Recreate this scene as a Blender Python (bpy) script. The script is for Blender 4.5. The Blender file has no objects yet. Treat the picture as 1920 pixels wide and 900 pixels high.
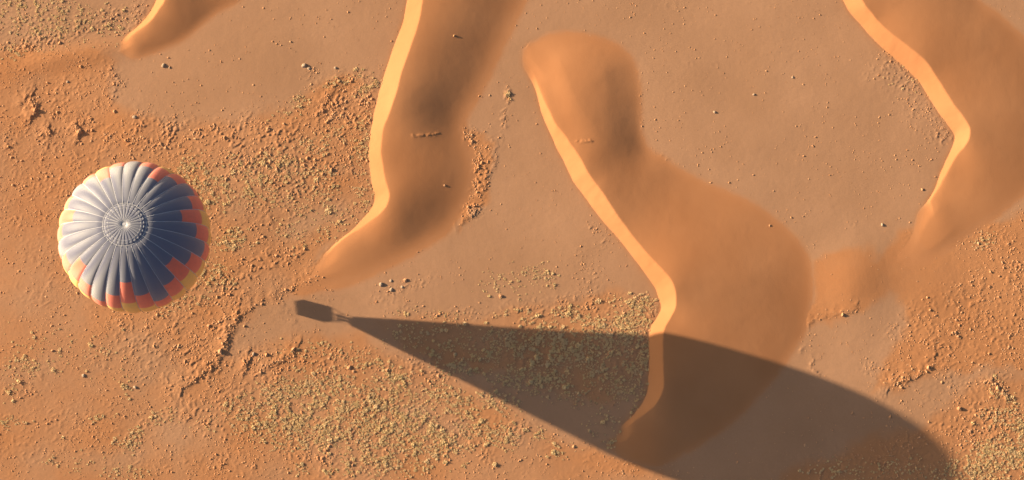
import bpy, bmesh, math, random
import numpy as np
from mathutils import Vector

C = bpy.context.scene.collection
S = bpy.context.scene
RA = math.radians
rng = np.random.default_rng(7)
random.seed(7)

# ------------------------------------------------------------------ camera
F = 4311.6                       # focal length in photo pixels (photo 1920 x 900)
M_PX = 0.103                     # metres per photo pixel on the ground at the picture centre
DIST = F * M_PX
TILT = RA(11.3376)
cam_d = bpy.data.cameras.new('camera')
cam = bpy.data.objects.new('camera', cam_d); C.objects.link(cam)
cam_d.sensor_width = 36.0
cam_d.lens = 36.0 * F / 1920.0
cam_d.clip_start = 1.0
cam_d.clip_end = 40000.0
CAM = np.array([0.0, -DIST * math.sin(TILT), DIST * math.cos(TILT)])
cam.location = CAM
cam.rotation_euler = (TILT, 0, 0)
S.camera = cam
UPV = np.array([0, math.cos(TILT), math.sin(TILT)])
FWD = np.array([0, math.sin(TILT), -math.cos(TILT)])

# ------------------------------------------------------------------ sun and sky
SUN_EL = RA(15.5)
SUN_AZ = RA(15.19)               # shadows run along +x turned 15 degrees towards -y
to_sun = Vector((-math.cos(SUN_AZ) * math.cos(SUN_EL), math.sin(SUN_AZ) * math.cos(SUN_EL), math.sin(SUN_EL)))
sun_d = bpy.data.lights.new('sun', 'SUN')
sun_d.energy = 4.6
sun_d.angle = RA(0.53)
sun_d.color = (1.0, 0.76, 0.49)
sun = bpy.data.objects.new('sun', sun_d); C.objects.link(sun)
sun.rotation_euler = to_sun.to_track_quat('Z', 'Y').to_euler()
sun.location = to_sun * 300
w = bpy.data.worlds.new('World'); S.world = w
w.use_nodes = True
nt = w.node_tree; nt.nodes.clear()
sky = nt.nodes.new('ShaderNodeTexSky')
sky.sky_type = 'NISHITA'; sky.sun_disc = False
sky.sun_elevation = SUN_EL
sky.sun_rotation = math.atan2(to_sun.x, to_sun.y)
sky.dust_density = 4.5; sky.air_density = 1.0; sky.ozone_density = 1.0
bg = nt.nodes.new('ShaderNodeBackground'); bg.inputs[1].default_value = 0.050
wo = nt.nodes.new('ShaderNodeOutputWorld')
nt.links.new(sky.outputs[0], bg.inputs[0]); nt.links.new(bg.outputs[0], wo.inputs[0])
S.view_settings.view_transform = 'Standard'
S.view_settings.look = 'None'
S.view_settings.gamma = 1.0
S.view_settings.use_curve_mapping = False
S.view_settings.exposure = 1.52
S.cycles.max_bounces = 6
S.cycles.use_denoising = True

# ------------------------------------------------------------------ layout helpers
def at(x, y, z=0.0):
    """photo pixel -> world point on the level z (arrays allowed)."""
    x = np.asarray(x, float); y = np.asarray(y, float)
    dx = (x - 960) / F; dy = -(y - 450) / F
    d = FWD[None] + dx[..., None] * np.array([1.0, 0, 0]) + dy[..., None] * UPV if x.ndim else FWD + dx * np.array([1.0, 0, 0]) + dy * UPV
    t = (np.asarray(z) - CAM[2]) / d[..., 2]
    return CAM + t[..., None] * d if x.ndim else CAM + t * d

def to_px(X, Y):
    """ground point -> photo pixel."""
    dx, dy, dz = X - CAM[0], Y - CAM[1], -CAM[2]
    zz = dy * FWD[1] + dz * FWD[2]
    return 960 + F * dx / zz, 450 - F * (dy * UPV[1] + dz * UPV[2]) / zz

def lattice(seed): return np.random.default_rng(seed).random((256, 256)).astype(np.float32)
_L = {}
def vnoise(x, y, seed):
    t = _L.setdefault(seed, lattice(seed))
    xi = np.floor(x).astype(np.int64); yi = np.floor(y).astype(np.int64)
    fx = (x - xi).astype(np.float32); fy = (y - yi).astype(np.float32)
    fx = fx * fx * fx * (fx * (fx * 6 - 15) + 10); fy = fy * fy * fy * (fy * (fy * 6 - 15) + 10)
    a = xi & 255; b = yi & 255; a1 = (xi + 1) & 255; b1 = (yi + 1) & 255
    return (t[a, b] * (1 - fx) + t[a1, b] * fx) * (1 - fy) + (t[a, b1] * (1 - fx) + t[a1, b1] * fx) * fy

def fbm(x, y, seed, octaves=4, gain=0.5):
    s = np.zeros(np.shape(x), np.float32); a = 1.0; n = 0.0
    for o in range(octaves):
        ca, sa = math.cos(0.6 * o + seed), math.sin(0.6 * o + seed)
        k = 2.03 ** o
        s += a * vnoise((x * ca - y * sa) * k + 31.7 * o, (x * sa + y * ca) * k - 17.3 * o, seed + o); n += a; a *= gain
    return s / n

def sstep(a, b, x):
    t = np.clip((x - a) / (b - a), 0, 1)
    return t * t * (3 - 2 * t)

def smooth_line(P, n=4):
    P = np.asarray(P, float); Q = [P[0] * 2 - P[1]] + list(P) + [P[-1] * 2 - P[-2]]; out = []
    for i in range(1, len(Q) - 2):
        a, b, c, d = Q[i - 1], Q[i], Q[i + 1], Q[i + 2]
        for k in range(n):
            t = k / n
            out.append(0.5 * (2 * b + (c - a) * t + (2 * a - 5 * b + 4 * c - d) * t * t + (3 * b - a - 3 * c + d) * t ** 3))
    out.append(P[-1]); return np.array(out)

def line_dist(X, Y, L):
    d2 = np.full(X.shape, 1e18)
    for (ax, ay), (bx, by) in zip(L[:-1, :2], L[1:, :2]):
        ex, ey = bx - ax, by - ay; ll = ex * ex + ey * ey + 1e-12
        t = np.clip(((X - ax) * ex + (Y - ay) * ey) / ll, 0, 1)
        d2 = np.minimum(d2, (X - ax - t * ex) ** 2 + (Y - ay - t * ey) ** 2)
    return np.sqrt(d2)

def inside(X, Y, poly):
    r = np.zeros(X.shape, bool); n = len(poly)
    for i in range(n):
        ax, ay = poly[i][0], poly[i][1]; bx, by = poly[(i + 1) % n][0], poly[(i + 1) % n][1]
        if ay == by: continue
        c = (ay > Y) != (by > Y)
        r ^= c & (X < (bx - ax) * (Y - ay) / (by - ay) + ax)
    return r

def blur(A, sig):
    n0, n1 = A.shape; p = int(4 * sig) + 2
    B = np.pad(A, p, mode='edge')
    f0 = np.fft.fftfreq(B.shape[0]); f1 = np.fft.rfftfreq(B.shape[1])
    G = np.exp(-2 * (math.pi * sig) ** 2 * (f0[:, None] ** 2 + f1[None] ** 2))
    return np.fft.irfft2(np.fft.rfft2(B) * G, B.shape)[p:p + n0, p:p + n1]

# ------------------------------------------------------------------ terrain grid
STEP = 0.16
gx = np.arange(-104, 104.001, STEP); gy = np.arange(-52, 52.001, STEP)
GX, GY = np.meshgrid(gx, gy)
PX, PY = to_px(GX, GY)

def grid_sample(A, X, Y):
    fx = np.clip((np.asarray(X) - gx[0]) / STEP, 0, len(gx) - 1.001); fy = np.clip((np.asarray(Y) - gy[0]) / STEP, 0, len(gy) - 1.001)
    i = fx.astype(int); j = fy.astype(int); a = fx - i; b = fy - j
    return (A[j, i] * (1 - a) + A[j, i + 1] * a) * (1 - b) + (A[j + 1, i] * (1 - a) + A[j + 1, i + 1] * a) * b

# dunes, traced on the ground: foot of the slip face, crest (x, y[, height]), far toe
DUNES = [
 dict(tails=[(592,508,42)], label='long sinuous orange dune with a bright slip face beside the balloon, ending above the basket shadow', b=1.45, p=1.9, sig=1.5, k=0.64,
  foot=[(806,-140),(785,-60),(764,0),(755,43),(740,83),(727,120),(718,150),(708,183),(700,217),(694,250),(690,287),(693,317),(698,353),(702,373),(695,391),(673,417),(657,433),(632,453),(608,474),(580,492),(552,518),(520,548)],
  crest=[(838,-140),(815,-60),(793,0),(787,37),(777,70),(765,103),(753,137),(746,167),(737,197),(726,223),(718,247),(716,277),(717,295),(719,317),(723,340),(730,357),(731,373),(727,387),(713,402),(693,417),(673,431),(650,446,.85),(626,468,.58),(603,495,.38),(575,525,.18),(540,548,.02)],
  toe=[(1050,-140),(1010,-60),(982,0),(966,33),(952,63),(938,87),(924,113),(916,137),(903,160),(888,187),(872,207),(862,227),(868,252),(882,283),(890,323),(882,360),(862,393),(846,417),(826,437),(803,449),(767,471),(743,484),(713,500),(683,517),(643,534),(610,545),(570,555),(520,552)]),
 dict(tails=[(1000,102,42),(1160,815,22)], label='broad orange dune with a bright narrow slip face, crossed by the balloon shadow', toe_mix=0.10, b=1.05, p=1.6, sig=0.85, k=0.73,
  foot=[(968,90),(973,122),(989,143),(1002,165),(1010,190),(1018,220),(1032,250),(1043,277),(1057,303),(1073,337),(1080,348),(1104,380),(1132,416),(1160,448),(1188,484),(1212,516),(1228,540),(1235,560),(1239,576),(1231,596),(1220,612),(1216,635),(1216,665),(1216,700),(1214,732),(1204,756),(1188,776),(1172,792),(1156,808),(1143,826)],
  dome=(1072,158,95,100,.50),
  crest=[(985,90,.03),(992,115,.22),(1004,143,.45),(1012,165,.75),(1019,182,1.0),(1029,204,1.2),(1041,230,1.45),(1057,250),(1070,270),(1087,293),(1100,317),(1113,340),(1124,352),(1152,394),(1176,428),(1204,464),(1228,490),(1252,516),(1264,536),(1268,556),(1266,576),(1256,596),(1246,616),(1243,636),(1243,665),(1244,700),(1245,724),(1238,744),(1228,760),(1208,777),(1190,790,.9),(1172,808,.55),(1158,832,.15)],
  toe=[(1000,68),(1027,61),(1073,59),(1113,65),(1147,77),(1170,90),(1187,110),(1193,127),(1198,157),(1200,190),(1198,223),(1200,253),(1210,280),(1240,297),(1273,321),(1320,343),(1368,363),(1412,384),(1452,411),(1488,443),(1512,476),(1521,508),(1522,548),(1518,580),(1508,622),(1488,656),(1464,692),(1436,725),(1404,760),(1364,796),(1320,824),(1280,848),(1252,864),(1225,873),(1190,863),(1155,845),(1143,830)]),
 dict(tails=[(1738,440,52)], label='orange dune with a zigzag bright slip face running off the far edge of the pan', b=1.12, p=1.8, sig=0.8, k=0.66,
  foot=[(1490,-150),(1540,-70),(1580,0),(1593,24),(1614,48),(1632,69),(1653,90),(1677,111),(1701,132),(1719,150),(1734,171),(1749,195),(1767,222),(1785,246),(1789,257),(1788,268),(1779,290),(1768,315),(1759,337),(1750,359),(1737,378),(1722,393),(1711,411),(1700,436),(1689,462),(1680,490)],
  crest=[(1525,-150),(1580,-70),(1617,0),(1629,18),(1647,42),(1671,63),(1695,81),(1719,99),(1740,120),(1755,144),(1773,171),(1791,198),(1809,222),(1818,238),(1819,252),(1816,264),(1808,275),(1795,290),(1782,315),(1770,337),(1759,356),(1746,377),(1751,388,.70),(1754,412,.52),(1750,440,.34),(1735,468,.16),(1712,497,.02)],
  toe=[(1740,-150),(1790,-70),(1832,0),(1868,26),(1905,57),(1945,95),(1985,150),(2005,210),(1998,270),(1970,320),(1920,364),(1894,389),(1866,411),(1838,428),(1810,446),(1784,470),(1750,490),(1710,500)]),
 dict(tails=[(222,98,26)], label='short orange dune with a thin bright slip face near the pale scrubby pan', b=1.15, p=1.8, sig=0.7, k=0.80,
  foot=[(330,-150),(312,-60),(293,0),(283,20),(270,37),(257,50),(240,64),(222,82),(206,96)],
  crest=[(352,-150),(331,-60),(309,0),(298,17),(284,37),(268,51),(250,65,.7),(235,82,.4),(214,102,.05)],
  toe=[(560,-150),(500,-60),(450,0),(430,11),(402,25),(378,44),(350,68),(320,84),(283,98),(240,110),(206,108)]),
]

DUNE_H = []
HD = np.zeros(GX.shape)
for dn in DUNES:
    foot = smooth_line([tuple(at(x, y, 0)[:2]) for x, y in dn['foot']])
    toe = smooth_line([tuple(at(x, y, 0)[:2]) for x, y in dn['toe']])
    cr = []
    for p in dn['crest']:
        z = p[2] if len(p) > 2 else None
        q = at(p[0], p[1], z or 0)[:2]
        if z is None:
            for _ in range(3):
                wd = line_dist(np.array([q[0]]), np.array([q[1]]), foot)[0]
                z = dn['k'] * wd
                q = at(p[0], p[1], z)[:2]
        cr.append((q[0], q[1], z))
    cr = smooth_line(cr)
    lo = np.min(np.vstack([foot, toe]), 0) - 4; hi = np.max(np.vstack([foot, toe]), 0) + 4
    i0, i1 = np.searchsorted(gx, [lo[0], hi[0]]); j0, j1 = np.searchsorted(gy, [lo[1], hi[1]])
    i0 = max(i0, 0); j0 = max(j0, 0)
    X = GX[j0:j1, i0:i1]; Y = GY[j0:j1, i0:i1]
    wx = 0.22 * (fbm(X / 2.6, Y / 2.6, 201, 3) - .5); wy = 0.22 * (fbm(X / 2.6, Y / 2.6, 207, 3) - .5); X = X + wx; Y = Y + wy   # a slightly uneven brink and foot
    dF = line_dist(X, Y, foot); dC = line_dist(X, Y, cr); dO = line_dist(X, Y, toe)
    num = np.zeros(X.shape); den = np.zeros(X.shape)
    for px, py, pz in cr:
        k = 1.0 / ((X - px) ** 2 + (Y - py) ** 2 + 0.25) ** 1.8
        num += k * max(pz, 0); den += k
    Z = num / den
    slip = inside(X, Y, np.vstack([foot, cr[::-1, :2]]))
    stoss = inside(X, Y, np.vstack([cr[:, :2], toe[::-1]]))
    u = dC / (dC + dO + 1e-9)
    prof = np.clip(1 - u ** dn['p'], 0, 1) ** dn['b']
    Sf = np.where(stoss, Z * prof, np.where(slip, Z, 0.0))
    Sf = blur(Sf, dn['sig'] / STEP)
    sl = Z * dF / (dF + dC + 1e-9)
    edge = sstep(-0.3, 0.6, dF - dO)
    h = np.where(slip & ~stoss, np.minimum(Sf, sl), np.where(stoss, Sf, Sf * edge))
    if 'dome' in dn:
        cx, cy, rx, ry, am = dn['dome']
        h = h + am * np.exp(-((PX[j0:j1, i0:i1] - cx) / rx) ** 2 - ((PY[j0:j1, i0:i1] - cy) / ry) ** 2) * sstep(0.0, 7.0, dO) * sstep(0.0, 6.0, dC) * stoss
    for cx, cy, rr in dn.get('tails', ()):                           # where the crest dies out it is rounded, not sharp
        wt = sstep(0.1, 0.95, np.exp(-((PX[j0:j1, i0:i1] - cx) ** 2 + (PY[j0:j1, i0:i1] - cy) ** 2) / (1.15 * rr) ** 2))
        h = h * (1 - wt) + blur(blur(h, 1.3 / STEP), 1.3 / STEP) * wt * sstep(0.0, 3.0, np.minimum(dF, dO)) * (slip | stoss)
    # soft heavy ripples and undulation riding on the back
    full = np.zeros(GX.shape); full[j0:j1, i0:i1] = h
    DUNE_H.append(full)
    HD = np.maximum(HD, full)

# low sand swell joining the last tails, and a broad undulation of the plain
def gauss(cx, cy, rx, ry, rot=0.0):
    c, s = math.cos(RA(rot)), math.sin(RA(rot))
    dx, dy = PX - cx, PY - cy
    return np.exp(-((dx * c + dy * s) / rx) ** 2 - ((-dx * s + dy * c) / ry) ** 2)

HB = 0.5 * (fbm(GX / 40, GY / 40, 3, 3) - 0.5)
HB += 0.62 * gauss(1600, 525, 62, 62, 20) + 0.12 * gauss(1720, 545, 90, 60, 0)
HB += 0.35 * gauss(120, 108, 150, 22, -10)
fade = sstep(104, 90, np.abs(GX)) * sstep(52, 48, np.abs(GY))

# ---- where drifted sand covers the pale pan ----
def poly_mask(pts, soft):
    P = np.array(pts, float)
    wx = PX + 46 * (fbm(GX / 4.5, GY / 4.5, 21, 4) - 0.5); wy = PY + 46 * (fbm(GX / 4.5, GY / 4.5, 25, 4) - 0.5)
    d = line_dist(wx[::2, ::2], wy[::2, ::2], np.vstack([P, P[:1]]))
    ins = inside(wx[::2, ::2], wy[::2, ::2], P)
    m = sstep(-soft, soft, np.where(ins, d, -d))
    return np.repeat(np.repeat(m, 2, 0), 2, 1)[:GX.shape[0], :GX.shape[1]]

WEST = [(-300,80),(0,88),(110,98),(215,110),(206,150),(225,212),(330,232),(450,222),(560,192),(600,150),(645,150),(720,165),(700,260),(695,340),(690,400),(640,445),(600,470),(590,520),(610,540),(540,562),(470,585),(440,640),(425,672),(500,660),(560,640),(650,628),(700,640),(850,710),(1000,790),(1110,840),(1200,880),(1290,905),(1300,1100),(-300,1100)]
SHADOWED = [(720,600),(860,600),(1000,572),(1150,550),(1240,562),(1220,640),(1216,720),(1150,760),(1050,745),(960,700),(850,690),(760,650)]
EAST = [(1540,470),(1590,458),(1650,480),(1690,440),(1730,400),(1800,440),(1860,410),(1930,400),(2300,380),(2300,690),(1930,690),(1850,690),(1750,700),(1690,735),(1640,728),(1655,680),(1690,640),(1700,600),(1690,558),(1600,595),(1520,612),(1480,645),(1525,560),(1528,510)]
SOUTHEAST = [(2300,690),(2300,1100),(1400,1100),(1480,900),(1520,880),(1600,840),(1720,805),(1780,765),(1810,720),(1900,700)]
RIPPLED = [(868,250),(930,252),(925,320),(892,400),(860,424),(880,350)]
mW = poly_mask(WEST, 16); mE = poly_mask(EAST, 12); mSE = poly_mask(SOUTHEAST, 16); mR = poly_mask(RIPPLED, 8); mS = poly_mask(SHADOWED, 14)
n1 = fbm(GX / 9, GY / 9, 41, 4)
sand = np.clip(mW * (0.56 + 1.3 * (n1 - 0.45)) , 0, 1)
sand = np.maximum(sand, mE * (0.97 + 0.6 * (n1 - 0.45)))
sand = np.maximum(sand, mSE * 0.85); sand = np.maximum(sand, mR); sand = np.maximum(sand, mS * (0.55 + 1.0 * (n1 - 0.4)))
for cx, cy, rx, ry, rot in [(640,318,45,14,0),(620,400,60,24,-30),(560,430,50,16,-20),(860,800,36,16,-10),(770,770,30,10,0),(400,545,30,12,-20),(60,690,70,24,-20),(230,690,80,40,0),(190,860,140,24,0),(330,815,40,30,0),(250,640,60,26,0)]:
    sand -= 0.55 * gauss(cx, cy, rx, ry, rot)
for cx, cy, rx, ry, rot in [(105,108,160,24,-10),(1170,872,70,14,10),(640,160,40,14,-20)]:
    sand += 0.8 * gauss(cx, cy, rx, ry, rot)
sand = np.clip(sand, 0, 1)
dune_m = sstep(0.02, 0.30, HD)
sand_g = np.maximum(sand, np.clip(1.5 * blur((HD > 0.03).astype(float), 0.5 / STEP) * (0.55 + 0.9 * fbm(GX / 1.2, GY / 1.2, 45, 3)), 0, 1))

# ---- where the ground is lumpy (lag of clods, sand caught behind plants) ----
BLOBS_CLOD = [ (150,330,190,130,0,.40),(300,640,150,110,0,.45),(110,520,110,90,0,.25),(480,430,160,110,0,.40),(430,760,160,60,0,.5),(180,810,150,70,0,.28),(1820,620,140,160,0,.42),  # cx, cy, rx, ry, rot, density
 (60,40,90,40,0,.35),(180,40,70,20,-15,.7),(70,80,80,16,-12,.8),(255,30,16,34,25,.7),
 (130,190,90,60,0,.45),(210,160,22,40,0,.7),(60,200,26,22,0,.7),(30,260,40,40,0,.7),(90,255,26,22,0,.8),(155,245,30,36,0,.7),
 (250,250,90,36,0,.8),(330,255,80,36,0,.95),(420,255,80,30,0,.95),(500,255,80,40,0,.9),(570,240,70,40,0,.9),(640,220,50,60,0,1.0),(670,200,40,50,0,1.0),(650,150,44,14,-12,.7),(590,150,20,26,0,.55),
 (450,320,120,40,0,.9),(590,310,80,36,0,.75),(660,300,36,60,0,.8),(430,400,60,40,0,.45),(560,350,90,30,0,.7),(560,400,60,20,-20,.45),(640,400,40,30,-30,.3),
 (370,470,40,60,0,.5),(470,500,80,26,-30,.85),(540,480,60,18,-25,.7),(400,560,70,40,0,.7),(440,520,60,30,-30,.75),(330,640,70,50,0,.75),(370,690,50,40,-40,.85),(420,620,26,60,15,.8),(450,590,20,30,0,.6),
 (310,720,60,30,0,.6),(480,680,60,30,0,.7),(520,700,60,26,0,.7),(590,690,60,30,0,.55),(660,680,60,30,0,.6),(720,690,40,30,0,.6),(790,700,60,26,20,.6),
 (250,800,90,30,-20,.35),(40,720,60,40,0,.45),(60,680,40,20,0,.4),(50,780,60,26,0,.4),(30,850,60,40,0,.3),(390,790,60,50,0,.6),(420,870,90,30,0,.55),(300,860,60,30,0,.4),
 (650,860,140,40,0,.6),(860,830,100,36,15,.6),(960,810,60,30,20,.5),(1040,830,40,20,0,.35),(960,870,80,20,0,.25),
 (900,320,18,60,15,1.0),(880,395,26,18,-30,1.0),(880,260,16,20,0,.9),(953,180,7,14,0,.9),(945,225,8,30,0,.5),
 (880,590,120,12,2,.45),(1010,585,70,22,0,.6),(1080,575,60,24,0,.75),(1150,575,60,24,0,.8),(1100,520,30,60,0,.25),(760,540,60,14,-20,.35),(760,575,40,12,0,.4),(980,520,120,26,0,.10),
 (1660,130,40,40,0,.45),(1700,150,30,26,0,.6),(1745,210,60,50,50,.28),(1765,250,20,20,0,.7),(1720,320,50,50,0,.16),(1115,430,16,8,0,.6),(1130,455,20,14,0,.4),
 (1850,445,50,22,-20,.75),(1890,500,40,60,0,.6),(1800,560,90,46,-20,.55),(1720,600,70,40,-25,.35),(1870,600,70,60,0,.5),(1760,640,80,40,-20,.5),(1850,660,70,40,0,.55),(1690,715,50,16,-15,.6),(1640,690,30,20,0,.3),
 (1870,730,40,22,30,.7),(1800,790,60,26,0,.7),(1860,800,70,60,0,.8),(1650,780,60,14,0,.2),(1560,870,120,26,0,.22),(1720,850,90,40,0,.35),
 (1640,50,24,34,0,.16),(1875,60,36,14,40,.18),(1520,640,26,24,0,.2),(1200,215,6,60,0,.35),(1250,300,24,8,30,.35),(1300,120,160,90,0,.015),(1560,300,180,110,0,.02),(560,60,140,50,0,.03),(420,140,120,60,0,.05),(1000,420,90,120,0,.012),(1600,680,120,60,0,.03),
 (520,610,50,20,0,.02),(130,640,140,60,0,.13),(100,560,110,60,0,.10),(60,470,70,120,0,.12),(40,390,40,40,0,.5),
]
BLOBS_TUFT = [
 (60,20,110,26,0,.55),(130,50,110,30,0,.40),(40,90,60,16,-10,.4),
 (355,320,36,30,0,.6),(400,345,50,40,0,.85),(480,350,70,30,0,.7),(500,320,60,26,0,.7),(540,290,80,22,-15,.6),(590,345,50,30,0,.45),(620,260,60,20,-15,.5),(680,270,20,50,0,.6),(685,340,18,46,0,.55),(650,150,46,9,-14,.8),(690,165,26,10,-30,.9),
 (570,380,30,20,0,.4),(615,395,16,12,0,.8),(440,440,24,14,0,.9),(435,455,30,12,0,.7),(555,430,40,20,0,.3),(630,420,40,22,-30,.35),(590,450,40,12,-20,.3),(400,510,26,22,0,.7),(410,525,30,16,0,.5),(370,545,30,20,0,.35),(330,570,40,16,-20,.4),(420,450,26,14,0,.5),
 (44,690,34,22,0,.55),(110,690,20,14,0,.7),(18,738,12,18,20,.8),(20,790,26,12,0,.5),(190,783,26,8,-10,.7),(244,824,26,20,0,.95),(300,780,30,16,0,.5),(160,870,60,20,0,.25),(225,885,50,12,0,.25),(120,660,110,40,0,.12),(240,720,20,14,0,.3),
 (470,760,36,16,10,.6),(530,745,60,26,-5,1.3),(600,730,60,30,0,1.2),(570,780,120,40,0,1.5),(660,770,110,44,0,1.4),(640,820,120,26,0,1.2),(740,790,80,44,0,1.1),(720,740,60,26,0,.7),(530,815,60,20,0,.8),(760,720,70,22,20,.6),(840,745,60,20,20,.7),(800,830,80,36,0,.8),(880,790,60,26,20,.8),(930,810,50,26,20,.7),(720,870,100,22,0,.7),(620,880,60,12,0,.6),(870,850,50,24,0,.5),(930,755,40,20,20,.7),(1000,815,26,14,20,.7),(1050,845,30,12,0,.45),(590,700,40,18,0,.5),(600,660,100,20,0,.2),(690,680,40,12,0,.4),
 (760,630,46,20,0,.45),(840,640,40,30,0,.5),(880,680,60,30,0,.6),(960,660,80,40,0,.85),(1050,650,100,40,0,1.0),(1140,640,80,36,0,1.2),(1190,660,30,46,0,1.2),(1150,700,70,26,0,.8),(1000,710,80,26,10,.8),(1060,740,60,18,10,.45),(1170,735,40,24,0,.5),(1190,770,16,16,-40,.45),(1130,790,30,26,0,.25),(1145,830,10,10,0,.6),
 (1200,580,32,20,0,1.7),(1170,600,50,16,0,1.5),(1120,600,40,12,0,1.0),(1085,585,40,12,0,.7),(1140,570,40,14,0,.5),(960,530,60,30,0,.18),(1010,520,30,24,0,.4),(760,585,30,8,0,.35),(980,590,60,12,0,.3),(830,590,30,8,0,.3),
 (1880,860,60,36,0,1.6),(1910,830,34,40,0,1.6),(1820,885,50,22,0,1.3),(1760,890,40,12,0,.8),(1700,880,60,20,0,.3),(1600,880,80,18,0,.25),(1880,735,30,14,40,.6),(1850,450,26,12,-20,.4),(1880,780,40,20,0,.5),
 (560,190,20,14,0,.35),(530,215,40,10,0,.2),(953,178,5,9,0,.9),(1690,150,26,26,0,.2),
]
def blob_field(x, y, blobs):
    s = np.zeros(np.shape(x))
    for cx, cy, rx, ry, rot, dns in blobs:
        c, q = math.cos(RA(rot)), math.sin(RA(rot))
        dx, dy = x - cx, y - cy
        r2 = ((dx * c + dy * q) / rx) ** 2 + ((-dx * q + dy * c) / ry) ** 2
        s = np.maximum(s, dns * np.exp(-0.9 * r2 ** 1.5))
    return s

SMOOTH = np.clip(1.4 * (gauss(1595, 525, 85, 75) + gauss(1700, 505, 95, 55)), 0, 1)   # clean drifted sand round the last dune's tail
rough = np.clip(blob_field(PX, PY, [b for b in BLOBS_CLOD if b[5] > .2]), 0, 1)
rough = np.maximum(rough, 0.5 * np.clip(blob_field(PX, PY, [b for b in BLOBS_TUFT if b[5] > .5]), 0, 1))
rough = np.maximum(rough, 0.17 * sand) * (1 - sstep(0.03, 0.2, HD)) * (1 - .95 * SMOOTH)
c35, s35 = math.cos(RA(32)), math.sin(RA(32))
AX = GX * c35 + GY * s35; AY = -GX * s35 + GY * c35       # along and across the wind streaks
lump = np.clip(fbm(AX / 1.25, AY / 0.8, 51, 3, 0.6) - 0.47, 0, 1) * 2.0
grain = np.clip(vnoise(AX / 0.52, AY / 0.40, 61) - 0.55, 0, 1) * 2.0
drift = fbm(AX / 6.0, AY / 2.6, 71, 3)
patch = sstep(0.36, 0.6, fbm(GX / 3.2, GY / 3.2, 77, 3))
HM = rough * (0.09 * lump * (0.2 + 0.8 * patch) + 0.24 * grain * (0.35 + 0.65 * patch) + 0.10 * (drift - 0.5))
HM += (1 - dune_m) * (0.016 * (fbm(GX / 0.7, GY / 0.7, 81, 3) - 0.5) + 0.05 * (fbm(GX / 5, GY / 5, 83, 3) - 0.5))

# sand banked into little scarps, steep away from the sun
SCARPS = [([(604,512),(562,535),(520,552),(478,572),(452,590)], .16, 1.0), ([(446,592),(430,628),(424,652),(413,668),(396,690),(372,706),(344,728)], .34, 1.1),
          ([(470,668),(463,684),(458,700)], .35, .7), ([(560,655),(540,668),(520,676),(500,684)], .30, .8),
          ([(1750,683),(1735,696),(1712,708),(1690,716),(1668,722)], .28, 1.0), ([(1862,722),(1880,736),(1890,746)], .34, .9),
          ([(1760,628),(1800,622),(1830,612)], .18, .9), ([(60,188),(68,202),(66,212)], .6, 1.0), ([(144,240),(150,250)], .5, .9),
          ([(92,246),(96,262)], .35, .8), ([(640,155),(610,190),(605,215)], .22, .9), ([(560,612),(520,560),(560,540),(590,520)], .10, .9),
          ([(930,290),(918,335),(900,372),(888,398),(866,418)], .14, .8), ([(880,258),(868,246)], .18, .7), ([(1524,600),(1560,592),(1605,580)], .14, .8)]
for pts, hgt, wid in SCARPS:
    L = smooth_line([tuple(at(x, y, 0)[:2]) for x, y in pts])
    b0 = L.min(0) - 6; b1 = L.max(0) + 6
    i0, i1 = np.searchsorted(gx, [b0[0], b1[0]]); j0, j1 = np.searchsorted(gy, [b0[1], b1[1]])
    X = GX[j0:j1, i0:i1]; Y = GY[j0:j1, i0:i1]
    wob = 1.8 * (fbm(X / 1.5, Y / 1.5, 91, 4, .6) - 0.5)
    X2 = X + wob; d = line_dist(X2, Y + wob, L); e = line_dist(X2 + 0.3 * math.cos(SUN_AZ), Y + wob - 0.3 * math.sin(SUN_AZ), L)
    side = np.sign(e - d)                       # +1 on the lee side
    prof = np.where(side > 0, np.exp(-(d / (wid * 0.45)) ** 2), np.exp(-(d / (wid * 2.4)) ** 2))
    HM[j0:j1, i0:i1] += 0.42 * hgt * prof * (0.45 + 0.8 * sstep(.36, .62, fbm(X / 1.1, Y / 1.1, 95, 3)))

# faint old rings and scuffs on the pan
for cx, cy, rad, hgt in [(1258,12,9,.10),(1600,421,6,.14),(1655,421,4,.10),(1340,122,5,.12),(1528,668,8,.10),(1630,700,6,.08),(1295,120,5,.08),(1505,242,5,.09)]:
    r = np.hypot(PX - cx, PY - cy)
    r = r + 5 * (fbm(GX / 1.1, GY / 1.1, 96, 2) - .5)
    HM += 0.14 * hgt * (np.exp(-((r - rad) / 2.6) ** 2) - 0.6 * np.exp(-(r / rad) ** 2)) * (0.5 + fbm(GX / 0.6, GY / 0.6, 97, 2))
# traces crossing the dune backs
HT = np.zeros(GX.shape)
for pts, hgt in [([(775,258),(800,256),(822,253)], .10), ([(1082,270),(1095,269),(1108,268)], .13), ([(1525,672),(1518,690),(1535,700)], .12), ([(1508,645),(1500,660)], .10)]:
    L = np.array([at(x, y, 0)[:2] for x, y in pts]); m = np.abs(GX - L[:, 0].mean()) < 8
    d = np.full(GX.shape, 99.0); d[m] = line_dist(GX[m], GY[m], L)
    HT += hgt * np.exp(-(d / 0.32) ** 2) * sstep(.25, .75, fbm(GX / 0.5, GY / 0.35, 99, 2)) * 0.9

GROUND = HB * fade + HT * (HD < .02) + HM * (1 - 0.8 * sstep(0.05, 0.3, HD) * (rough > 0.02))
TOP = np.maximum(GROUND, HB * fade + HM * 0.25 + HD + HT - 0.015)

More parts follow.
